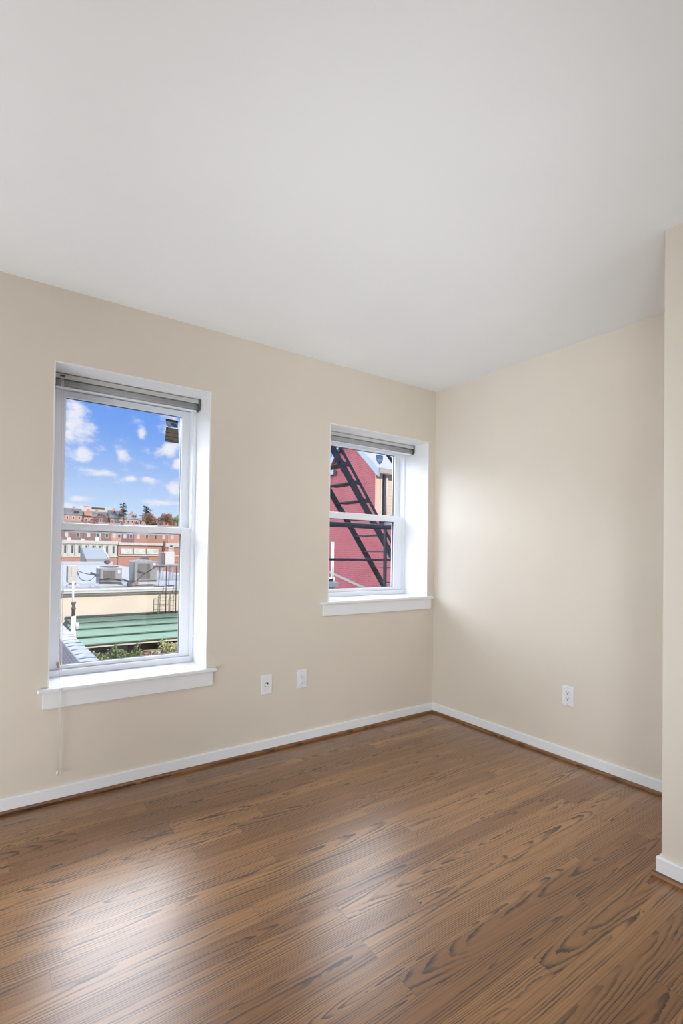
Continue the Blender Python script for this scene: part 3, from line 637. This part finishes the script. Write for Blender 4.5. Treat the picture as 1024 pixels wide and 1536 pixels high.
# flat roofed cream building
t = thing('flat_roof_building', (2, 30, -7), 'cream flat roofed building carrying the air conditioners', 'building')
MB().box(-12, 6.2, 14.0, 14.3, -7, -0.13).build('wall', 'cream_wall', t)
MB().box(-12, 6.2, 14.1, 44, -0.22, -0.04).build('roof_deck', 'membrane', t)
MB().box(-12, 6.2, 43.8, 44.2, -0.1, 0.20).build('rear_coping', 'white_coping', t)
b = MB().box(-12, 6.2, 13.86, 14.12, -0.10, 0.0, 0.015); b.box(-12, 6.2, 13.84, 14.0, -0.03, 0.02, 0.01); b.build('gutter', 'gutter_grey', t)
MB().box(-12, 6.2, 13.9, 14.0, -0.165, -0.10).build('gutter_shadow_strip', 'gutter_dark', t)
MB().box(-0.93, -0.91, 13.80, 13.86, -0.06, 0.05).build('gutter_bracket', 'gutter_dark', t)
# green metal roof stepping down from it
t = thing('green_roof', (2, 12.4, -7), 'pale green metal roof in four steps below the cream wall', 'roof')
ed = [13.98, 13.3, 12.6, 11.75, 11.0]
zz = lambda y: -0.79 - 0.117 * (14 - y)
for i in range(4):
    ya, yb_ = ed[i], ed[i + 1]
    MB().prism([(ya + 0.05, zz(ya) - 0.04), (yb_, zz(yb_) + 0.012), (yb_, zz(yb_) - 0.012), (ya + 0.05, zz(ya) - 0.06)], -0.80 - 0.075 * i, 6.0, 'x').build('roof_panel', 'green_metal', t)
    MB().box(-0.80 - 0.075 * i, 6.0, yb_ + 0.02, yb_ + 0.06, zz(yb_) - 0.055, zz(yb_) - 0.012).build('step_shade', 'green_dark', t)  # dark strip drawn in as the shadow line under each step
MB().box(-0.82, 6.0, 13.90, 14.0, zz(14) - 0.02, zz(14) + 0.025).build('flashing', 'green_dark', t)
MB().box(-1.02, 6.0, 11.02, 11.10, zz(11) - 0.09, zz(11) - 0.03).build('eave_board', 'cream_soffit', t)
MB().box(-1.0, 6.0, 12.4, 12.6, -7, -1.1).build('wall', 'brick_brown', t)
MB().box(0.1, 0.5, 12.15, 12.4, -1.8, -1.25).build('ledge', 'tan_trim', t)
struct(MB().box(-14, 7.5, 0.45, 12.4, -3.3, -3.1).build('trim_4', 'asphalt'), 'dark lower flat roof beneath the green roof', 'roof')

# climbing plants under the green roof
def vine(x0, x1, y0, y1, z1, n, mat, label, fill=0.05):
    t = thing('climbing_plant', ((x0 + x1) / 2, (y0 + y1) / 2, -3.1), label, 'plant', 'climbing plants under the green roof')
    b = MB()
    for i in range(n):
        x = random.uniform(x0, x1); y = random.uniform(y0, y1)
        top = z1 - 0.22 * abs(math.sin(x * 5.1 + y)) - 0.12 * random.random()
        b.leaf((x, y, random.uniform(-2.6, top) if random.random() < 0.4 else top - abs(random.gauss(0, 0.2))), random.uniform(0.025, 0.055))
    b.build('foliage', mat, t)
    b = MB()
    for i in range(9):
        x = random.uniform(x0, x1); y = (y0 + y1) / 2
        b.tube([(x, y, -3.1), (x + random.uniform(-.1, .1), y, -2.3), (x + random.uniform(-.2, .2), y + random.uniform(-.1, .1), z1 - 0.25)], 0.012, 5)
    b.build('stem', 'bark', t)
vine(-0.85, 0.40, 9.3, 10.6, -1.08, 5200, 'vine_green', 'dark green climbing plant under the left half of the green roof')
vine(0.50, 0.85, 9.8, 10.7, -1.18, 700, 'leaf_rust', 'brownish climbing plant between the green and the pale ones')
vine(0.95, 1.80, 9.6, 10.8, -1.05, 3200, 'vine_pale', 'pale yellowish climbing plant under the right end of the green roof')
t = MB().box(0.75, 3.0, 11.2, 11.5, -3.1, -1.5).build('garden_wall', 'cream_soffit'); tag(t, 'cream garden wall behind the pale climbing plant', 'wall')

# air conditioners
def condenser(x0, x1, y0, z0, z1, label, guard):
    y1 = y0 + (x1 - x0); t = thing('air_conditioner', ((x0 + x1) / 2, (y0 + y1) / 2, z0 - 0.06), label, 'air conditioner', 'condensers on the flat roof')
    MB().box(x0 - 0.02, x1 + 0.02, y0 - 0.02, y1 + 0.02, z0 - 0.06, z0 + 0.03).build('base_pad', 'ac_pad', t)
    MB().box(x0, x1, y0, y1, z0 + 0.03, z0 + 0.075).build('base_gap', 'ac_dark', t)
    MB().box(x0, x1, y0, y1, z0 + 0.075, z1, 0.02).build('body', 'ac_body', t)
    gx0, gx1 = x0 + (x1 - x0) * 0.16, x0 + (x1 - x0) * 0.68
    b = MB(); n = 14
    for i in range(n):
        zc = z0 + 0.13 + (z1 - z0 - 0.25) * i / (n - 1); b.box(gx0, gx1, y0 - 0.012, y0 + 0.002, zc, zc + (z1 - z0) / n * 0.35)
    for i in range(8):
        xc = gx0 + (gx1 - gx0) * i / 7; b.box(xc, xc + 0.008, y0 - 0.014, y0 + 0.002, z0 + 0.12, z1 - 0.10)
    b.build('front_grille', 'ac_grille', t)
    b = MB()
    for i in range(16):
        zc = z0 + 0.1 + (z1 - z0 - 0.16) * i / 15; b.box(x0 - 0.01, x0 + 0.002, y0 + 0.04, y1 - 0.04, zc, zc + 0.022)
    for xx in (x0 - 0.006, ): b.box(xx, xx + 0.02, y0 - 0.008, y0 + 0.06, z0 + 0.09, z1 - 0.06)
    b.build('side_grille', 'ac_dark', t)
    MB().lathe(((x0 + x1) / 2, (y0 + y1) / 2, z1), [((x1 - x0) * 0.44, -0.01), ((x1 - x0) * 0.44, guard), ((x1 - x0) * 0.38, guard + 0.02), (0.05, guard + 0.03)], 28).build('fan_guard', 'ac_dark', t, True)
    MB().box(x1 - 0.14, x1 - 0.05, y0 - 0.008, y0, z1 - 0.2, z1 - 0.08, 0.002).build('name_plate', 'white_frame', t)
    return t
condenser(0.40, 1.10, 15.9, 0.02, 0.60, 'lower squat air conditioner on the flat roof, left of the taller one', 0.04)
condenser(1.50, 2.28, 15.9, 0.06, 0.83, 'taller air conditioner on the flat roof with rusty cap above', 0.01)
# electrical cabinet
t = thing('electrical_cabinet', (-0.4, 16.1, -0.04), 'cream electrical cabinet on the flat roof above the white vent pipe', 'cabinet')
MB().box(-0.55, -0.26, 15.95, 16.25, 0.10, 0.68, 0.01).build('body', 'cabinet_cream', t)
MB().box(-0.45, -0.29, 15.935, 15.95, 0.30, 0.60, 0.004).build('door', 'cabinet_cream', t)
MB().box(-0.565, -0.55, 15.97, 16.25, 0.12, 0.66).build('side_panel', 'ac_dark', t)
for yy in (15.9, 16.2): MB().box(-0.56, -0.20, yy, yy + 0.1, -0.04, 0.03, 0.005).build('foot', 'white_coping', t)
MB().box(-0.50, -0.30, 15.98, 16.22, 0.03, 0.10).build('plinth', 'gutter_dark', t)
# cables
def cable(pts, r, label, sag=0.0):
    out = []
    for a, c in zip(pts, pts[1:]):
        a, c = Vector(a), Vector(c)
        for k in range(8):
            f = k / 8; p_ = a.lerp(c, f); p_.z -= sag * 4 * f * (1 - f); out.append(p_)
    out.append(Vector(pts[-1])); tag(MB().tube(out, r, 8).build('cable', 'cable_black', None, True), label, 'cable', 'black cables on the flat roof')
cable([(-0.26, 15.92, 0.50), (0.0, 15.85, 0.40), (0.24, 15.76, 0.38)], 0.012, 'upper thin cable from the cream cabinet to the lower air conditioner', 0.01)
cable([(-0.27, 15.92, 0.46), (-0.12, 15.85, 0.20), (0.24, 15.80, 0.33)], 0.011, 'sagging thin cable from the cream cabinet to the lower air conditioner', 0.09)
cable([(0.34, 15.62, 0.22), (0.60, 15.58, 0.26), (1.05, 15.60, 0.22), (1.48, 15.62, 0.12)], 0.020, 'thick black cable in front of the lower air conditioner', 0.02)
cable([(0.36, 15.78, 0.20), (0.75, 15.68, 0.24), (1.2, 15.7, 0.14), (1.46, 15.8, 0.08)], 0.018, 'second thick black cable lying just under the first', 0.02)
cable([(1.50, 15.72, 0.10), (1.72, 15.75, 0.30), (1.88, 15.8, 0.42), (2.2, 15.82, 0.62)], 0.014, 'black cable rising across the front of the taller air conditioner', 0.0)
cable([(1.60, 15.83, 0.52), (1.78, 15.84, 0.44), (1.86, 15.84, 0.40)], 0.014, 'short black cable joining on the front of the taller air conditioner', 0.02)
b = MB().box(0.26, 0.36, 15.8, 15.9, 0.30, 0.40, 0.01); b.bar((0.1, 15.87, 0.44), (0.34, 15.87, 0.32), 0.07, 0.05); tag(b.build('junction_box', 'ac_dark'), 'dark junction box left of the lower air conditioner', 'box')
tag(MB().box(1.20, 1.33, 15.4, 15.55, -0.03, 0.09, 0.005).build('roof_block', 'ac_dark'), 'small dark block on the roof between the air conditioners', 'block')
b = MB().bar((1.32, 15.45, 0.0), (1.52, 15.45, 0.10), 0.09, 0.1); tag(b.build('timber_offcut', 'timber'), 'brown timber offcut leaning beside the taller air conditioner', 'timber')
b = MB().box(0.05, 0.16, 15.45, 15.6, -0.04, 0.05, 0.01); b.box(0.0, 0.22, 15.5, 15.56, -0.04, 0.0, 0.005); tag(b.build('pipe_support', 'white_coping'), 'small white pipe support on the roof in front of the cables', 'support')
# roof vents
t = thing('roof_vent', (1.28, 19.5, -0.04), 'rusty round vent cowl on a thin pipe above the lower air conditioner', 'vent')
MB().tube([(1.26, 19.5, -0.04), (1.27, 19.5, 0.62)], 0.03, 10).build('pipe', 'steel', t, True)
MB().lathe((1.28, 19.5, 0.72), [(0.05, -0.09), (0.11, -0.05), (0.125, 0.0), (0.115, 0.05), (0.06, 0.09)], 16).build('cowl', 'rust', t, True)
t = thing('roof_vent', (2.72, 19.5, -0.04), 'wide rusty brown vent hood behind the taller air conditioner', 'vent')
MB().tube([(2.72, 19.5, -0.04), (2.72, 19.5, 0.78)], 0.10, 12).build('pipe', 'steel', t, True)
MB().lathe((2.72, 19.5, 0.80), [(0.19, -0.05), (0.19, 0.06), (0.15, 0.12), (0.11, 0.13), (0.10, 0.15)], 20).build('hood', 'rust', t, True)
# rooftop unit at right
t = thing('rooftop_unit', (3.85, 20.1, -0.04), 'white rooftop unit with grey side at the right edge of the left window', 'rooftop unit')
MB().box(3.72, 4.12, 19.9, 20.4, 0.60, 1.16, 0.01).build('body', 'white_frame', t)
MB().box(3.56, 3.72, 19.95, 20.4, 0.62, 1.13, 0.01).build('side_box', 'ac_grille', t)
for xx in (3.60, 4.05):
    for yy in (19.95, 20.35): MB().box(xx, xx + 0.05, yy - 0.03, yy + 0.03, -0.04, 0.56).build('leg', 'steel', t)
MB().box(3.4, 4.5, 19.8, 20.5, 0.53, 0.61, 0.01).build('platform', 'skylight_blue', t)
MB().tube([(3.72, 20.2, 1.10), (3.72, 20.2, 1.62)], 0.03, 10).build('flue', 'rust', t, True)
# roof ladder
t = thing('roof_ladder', (2.0, 13.75, -0.9), 'steel ladder with walk-through rails at the edge of the flat roof', 'ladder')
for xx in (1.98, 2.30): MB().tube([(xx, 13.72, -0.80), (xx, 13.72, 0.71), (xx - 0.15, 14.0, 0.72), (xx - 0.15, 14.0, 0.02)], 0.014, 8).build('hoop_rail', 'cable_black', t, True)
for xx in (1.76, 2.24): MB().tube([(xx, 13.80, -0.82), (xx, 13.78, -0.26), (xx + 0.03, 13.74, -0.20), (xx + 0.1, 13.72, -0.20)], 0.013, 8).build('side_rail', 'galvanised', t, True)
for zc in (-0.29, -0.40, -0.56, -0.67): MB().tube([(1.77, 13.76, zc), (2.28, 13.74, zc)], 0.008, 8).build('rung', 'galvanised', t, True)
b = MB().box(1.70, 2.00, 13.98, 14.1, 0.02, 0.06); tag(b.build('foot_plate', 'ac_dark', t), 'black foot plate')
tag(MB().box(2.10, 2.32, 13.98, 14.1, 0.04, 0.08).build('foot_plate', 'ac_dark', t), 'black foot plate')
tag(MB().box(1.66, 2.0, 13.9, 14.05, 0.66, 0.72).build('top_plate', 'ac_dark', t), 'black top plate')

# ------------------------------------------------------------------ street of low buildings, y = 120
# ground rising to the far hill
b = MB(); prof = [(-2, -7.2), (60, -7.2), (118, -7.0), (150, -3.0), (178, 0.0), (215, 8.0), (258, 14.2), (300, 17.0), (420, 18.0)]
for (ya, za), (yb_, zb_) in zip(prof, prof[1:]):
    b.bm.faces.new([b.bm.verts.new(p_) for p_ in ((-160, ya, za), (320, ya, za), (320, yb_, zb_), (-160, yb_, zb_))])
bmesh.ops.remove_doubles(b.bm, verts=b.bm.verts[:], dist=1e-4)
struct(b.build('trim_5', 'turf'), 'ground rising to the hill beyond the roofs', 'ground')

def rect(b, x0, x1, y, z0, z1, d=0.1): return b.box(x0, x1, y - d, y + 0.05, z0, z1)
def win(par, x, w_, z0, z1, y, pane='far_glass', fr=0.10):
    f = MB(); frame_ring(f, x - w_ / 2 - fr, x + w_ / 2 + fr, z0 - fr, z1 + fr, y - 0.10, y + 0.02, fr, fr, fr, fr, 0.0)
    fo = f.build('window', 'white_frame', par)
    MB().box(x - w_ / 2, x + w_ / 2, y - 0.05, y + 0.02, z0, z1).build('pane', pane, fo)
t = thing('colonnade_building', (16, 124, -7), 'long white building with tall narrow dark windows, far behind the flat roof', 'building')
MB().box(6.5, 21.8, 120, 130, -7, 3.0).build('wall', 'white_masonry', t)
b = MB().box(6.3, 21.9, 119.6, 130, 2.55, 3.32, 0.05); b.box(6.3, 21.95, 119.75, 120, 2.42, 2.50); b.build('cornice', 'white_masonry', t)
MB().box(6.4, 21.9, 119.7, 120, -0.35, -0.10).build('string_course', 'cream_soffit', t)
for x in (8.65, 10.0, 11.36, 12.73, 14.09, 15.48, 16.86, 18.22, 19.66, 21.02):
    MB().box(x - 0.19, x + 0.19, 119.96, 120.02, 0.50, 2.15).build('window', 'far_glass', t)
    if x < 21: MB().box(x + 0.42, x + 0.95, 119.8, 120.02, -0.05, 2.42).build('pilaster', 'white_masonry', t)
MB().box(6.4, 21.9, 119.9, 120.1, -7, -0.55).build('lower_band', 'brick_orange', t)
t = thing('storefront_building', (27, 124, -7), 'low red brick shop building with three pale sign panels', 'building')
MB().box(22.0, 32.55, 120, 130, -7, 2.6).build('wall', 'brick_orange', t)
MB().box(22.0, 32.0, 119.6, 130, 2.42, 3.05, 0.05).build('parapet', 'white_masonry', t)
for (xa, xb) in ((22.62, 25.15), (25.42, 27.95), (28.27, 30.85)):
    f = MB(); frame_ring(f, xa - 0.04, xb + 0.04, 0.42, 1.78, 119.8, 120.02, 0.04, 0.04, 0.04, 0.04, 0.0)
    so_ = f.build('sign_frame', 'white_frame', t); MB().box(xa, xb, 119.86, 120.02, 0.46, 1.74).build('sign_panel', 'sign_pale', so_)
MB().box(22.0, 32.55, 119.7, 120, -0.02, 0.18).build('ledge', 'cream_soffit', t)
MB().box(31.95, 32.4, 119.4, 119.98, 1.2, 3.55).build('flue', 'rust', t)
t = thing('corner_building', (36, 124, -7), 'red brick building with one white arched window, right of the sign panels', 'building')
MB().box(32.7, 44, 120.5, 130, -7, 2.4).build('wall', 'brick_orange', t)
MB().box(32.6, 44, 120.2, 130, 2.2, 3.1, 0.05).build('parapet', 'white_masonry', t)
win(t, 34.0, 0.9, 0.8, 1.85, 120.5, 'far_pane_light', 0.18)
b = MB().prism([(33.3, 2.0), (34.7, 2.0), (34.0, 2.7)], 120.2, 120.4, 'y'); b.build('pediment', 'white_frame', t)
b = MB().box(32.7, 44, 120.3, 120.5, -0.05, 0.2); b.box(32.7, 44, 120.3, 120.5, -1.3, -1.1); b.build('string_course', 'cream_soffit', t)
# roof wedge (stair bulkhead) at the back of the flat roof
t = thing('roof_bulkhead', (5.6, 49.4, -7), 'grey sloping stair bulkhead beyond the rear edge of the flat roof', 'bulkhead')
MB().prism([(48.0, -7), (50.85, -7), (50.85, 1.42), (50.6, 1.42), (48.0, 0.40)], 4.74, 6.60, 'x').build('body', 'skylight_blue', t)
MB().prism([(48.0, -7), (50.85, -7), (50.85, 1.42), (50.7, 1.42), (48.0, 0.38)], 4.66, 4.74, 'x').build('side_wall', 'skylight_shaded', t)  # dark facing carries the shade of this side
MB().bar((6.62, 50.8, 1.46), (6.66, 47.95, 0.42), 0.06, 0.08).build('edge_trim', 'blue_trim', t)

# ------------------------------------------------------------------ brick row houses, y = 180
segs = [(8, 16.9, 'brick_pink', 'pinkish'), (16.9, 23.6, 'brick_brown', 'brown'), (23.6, 31.9, 'brick_brown', 'dark brown'), (31.9, 35.2, 'brick_pink', 'salmon'),
        (35.2, 39.1, 'brick_plum', 'plum'), (39.1, 50.6, 'brick_orange', 'orange'), (50.6, 60, 'brick_pink', 'pale pink')]
lab = ['pinkish brick row house at the far left of the distant terrace', 'brown brick row house, second from the left in the distant terrace', 'wide dark brown brick row house behind the white colonnade',
       'narrow salmon brick row house between the dark brown and plum ones', 'plum coloured brick row house beside the orange one', 'long orange brick row house with paired white windows', 'pale pink brick row house at the right end of the distant terrace']
for (xa, xb, mt, nm), lb in zip(segs, lab):
    t = thing('row_house', ((xa + xb) / 2, 184, -2), lb, 'house', 'distant brick row houses')
    MB().box(xa + 0.03, xb - 0.03, 180, 189, -2, 8.6).build('wall', mt, t)
    MB().prism([(179.6, 8.6), (189.4, 8.6), (184.5, 10.0)], xa + 0.03, xb - 0.03, 'x').build('roof', 'slate_roof', t)
    n = max(2, int((xb - xa) / 2.7)); 
    for i in range(n):
        xc = xa + (xb - xa) * (i + 0.5) / n
        win(t, xc, 0.75, 5.5, 6.7, 180, 'far_glass' if i % 3 else 'far_pane_light', 0.09)
    MB().box(xa + 0.4, xa + 1.2, 183.5, 184.5, 8.8, 10.8).build('chimney', mt, t)
# clutter along the top of the white building: low vents
for i, (xc, hgt, lb) in enumerate(((12.2, 0.55, 'leftmost white vent box on top of the colonnade building'), (14.9, 0.4, 'low white vent box in the middle of the colonnade roof'), (17.8, 0.9, 'white stub vent on the colonnade roof beside the thin mast'))):
    tag(MB().box(xc - 0.3, xc + 0.3, 121, 121.6, 3.3, 3.3 + hgt, 0.03).build('roof_box', 'white_frame'), lb, 'vent', 'vent boxes on the colonnade roof')
tag(MB().tube([(18.4, 121.3, 3.33), (18.4, 121.3, 5.6)], 0.07, 8).build('mast', 'white_frame', None, True), 'thin white mast on the colonnade roof', 'mast')

# ------------------------------------------------------------------ houses on the hill, y = 260
def hill_row(x0, x1, y, zb, ze, zr, wall, roof, label, nwin, chim=2, zoff=0.0):
    t = thing('terrace_row', ((x0 + x1) / 2, y + 5, zb), label, 'house', 'terraces on the far hill')
    MB().box(x0, x1, y, y + 10, zb - 3, ze).build('wall', wall, t)
    b = MB().prism([(y - 0.5, ze), (y + 10.5, ze), (y + 5, zr)], x0 - 0.3, x1 + 0.3, 'x'); b.build('roof', roof, t)
    for i in range(nwin):
        xc = x0 + (x1 - x0) * (i + 0.5) / nwin; win(t, xc, 0.7, ze - 2.0, ze - 0.8, y, 'far_glass', 0.2)
    for i in range(chim):
        xc = x0 + (x1 - x0) * (i + 0.6) / chim; MB().box(xc - 0.5, xc + 0.5, y + 4, y + 5.5, zr - 1.0, zr + 0.9).build('chimney', 'brick_pink', t)
    for i in range(max(1, nwin // 3)):
        xc = x0 + (x1 - x0) * (i + 0.7) / max(1, nwin // 3)
        m_ = MB()
        for q in (-0.55, 0.55): m_.box(xc + q - 0.32, xc + q + 0.32, y + 0.5, y + 2.0, ze + (zr - ze) * 0.35, ze + (zr - ze) * 0.35 + 0.8)
        m_.build('dormer', 'far_glass', t)
    return t
hill_row(12, 34.6, 262, 13, 17.6, 21.0, 'brick_pink', 'slate_roof', 'grey roofed terrace at the far left on the hill', 9, 3)
t = hill_row(35.5, 46.0, 264, 13, 17.0, 20.2, 'brick_pink', 'slate_roof', 'grey roofed terrace with a small gable on the hill', 5, 1)
MB().prism([(35.6, 17.6), (38.9, 17.6), (38.9, 19.4), (37.25, 21.1), (35.6, 19.4)], 263.2, 268, 'y').build('front_gable', 'brick_pink', t)
hill_row(46.9, 54.2, 262, 12, 16.8, 21.2, 'brick_orange', 'slate_roof', 'grey roofed terrace ending in a dark gable edge on the hill', 5, 2)
hill_row(55.0, 60.8, 266, 12, 17.2, 20.3, 'brick_pink', 'far_roof', 'pale roofed terrace just left of the big rust coloured tree', 3, 1)
hill_row(61.6, 92, 272, 13, 17.0, 19.2, 'brick_pink', 'far_roof', 'pale roofed terrace half hidden behind the rust coloured trees', 9, 2)
t = thing('tall_white_building', (41, 300, 16), 'white flat topped building with a dark window band on the hill skyline', 'building')
MB().box(40.0, 54.5, 300, 310, 15, 25.0).build('wall', 'white_masonry', t); MB().box(44.5, 51, 299.8, 300.1, 23.6, 24.6).build('window_band', 'far_glass', t)
MB().box(40.0, 43.6, 299.7, 310, 25.0, 25.9).build('penthouse', 'white_masonry', t)
for (xa, xb, yy, zz_, lb) in ((20, 33, 225, 12.2, 'low grey roof just above the window rail at far left'), (36, 47, 225, 12.6, 'low grey roof with a dark gap just above the window rail'), (48.5, 60, 225, 12.4, 'low pale roof just above the window rail below the pine'), (61.0, 76, 225, 12.4, 'low grey roof below the big rust coloured tree')):
    t = thing('low_house', ((xa + xb) / 2, yy + 4, 8), lb, 'house', 'low houses at the foot of the hill')
    MB().box(xa, xb, yy, yy + 8, 6, zz_ - 1.2).build('wall', 'brick_brown', t)
    MB().prism([(yy - 0.5, zz_ - 1.2), (yy + 8.5, zz_ - 1.2), (yy + 4, zz_ + 0.4)], xa - 0.3, xb + 0.3, 'x').build('roof', 'slate_roof' if xa != 48.5 else 'far_roof', t)

# ------------------------------------------------------------------ trees
def tree(x, y, zb, zt, rad, mat, label, n=1500, leaf=0.35, trunk=0.35, squash=1.0):
    t = thing('tree', (x, y, zb), label, 'tree', 'trees on the far hill')
    MB().tube([(x, y, zb - 1), (x + 0.1, y, zb + (zt - zb) * 0.4), (x, y, zb + (zt - zb) * 0.75)], [trunk, trunk * 0.7, trunk * 0.3], 8).build('trunk', 'bark', t, True)
    b = MB(); blobs = []
    hc = (zt - zb)
    for i in range(14):
        a = random.uniform(0, 2 * PI); rr = rad * math.sqrt(random.random()) * 0.75
        blobs.append((x + math.cos(a) * rr, y + math.sin(a) * rr, zb + hc * random.uniform(0.35, 0.86) - rr * 0.15, rad * random.uniform(0.22, 0.40)))
    for i in range(n):
        bx, by, bz, br = random.choice(blobs)
        v = Vector((random.gauss(0, 1), random.gauss(0, 1), random.gauss(0, 1))).normalized() * br * random.uniform(0.6, 1.05)
        b.leaf((bx + v.x, by + v.y, min(bz + v.z * squash, zt)), leaf * random.uniform(0.6, 1.2))
    b.build('crown', mat, t)
def pine(x, y, zb, zt, rad, label, lean=0.0):
    t = thing('pine_tree', (x, y, zb), label, 'tree', 'pines on the far hill')
    MB().tube([(x, y, zb - 1), (x + lean * 0.5, y, (zb + zt) / 2), (x + lean, y, zt)], [0.3, 0.2, 0.06], 8).build('trunk', 'bark', t, True)
    b = MB()
    for i in range(8):
        f = 0.50 + 0.50 * i / 7; z = zb + (zt - zb) * f; r = rad * (1.25 - f * 0.75)
        for k in range(6):
            a = random.uniform(0, 2 * PI); L = r * random.uniform(0.55, 1.15); zo = random.uniform(-0.25, 0.25)
            for s_ in range(22):
                q = random.random(); b.leaf((x + lean * f + math.cos(a) * L * q, y + math.sin(a) * L * q, z + zo + 0.35 * q + random.gauss(0, 0.10)), 0.24)
    b.build('needles', 'needle_dark', t)
tree(64.5, 258, 12, 20.3, 4.6, 'leaf_rust', 'big rust coloured tree in front of the hill terraces, left of its twin', 2600, 0.30)
tree(68.4, 246, 11, 20.4, 4.9, 'leaf_rust', 'big rust coloured tree at the right, below the cedar', 2900, 0.30)
tree(79.5, 262, 12, 20.6, 3.6, 'leaf_pale', 'pale green tree at the right end of the hill', 1500, 0.28)
tree(38.2, 252, 10, 17.4, 2.9, 'leaf_red', 'small reddish tree in front of the small gable', 1300, 0.24)
tree(33.5, 250, 10, 16.0, 2.0, 'leaf_red', 'smallest reddish tree at the left of the hill', 800, 0.22)
tree(43.2, 252, 10, 19.0, 2.7, 'leaf_red', 'taller bare reddish tree left of the pine', 1000, 0.20)
tree(48.8, 250, 10, 16.2, 2.6, 'leaf_rust', 'low brown tree below the leaning pine', 900, 0.22)
pine(52.4, 258, 13, 24.0, 2.9, 'dark leaning pine against the sky left of the rust coloured trees', -0.6)
pine(65.2, 268, 14, 23.8, 4.0, 'flat topped dark cedar rising above the rust coloured trees', 0.0)
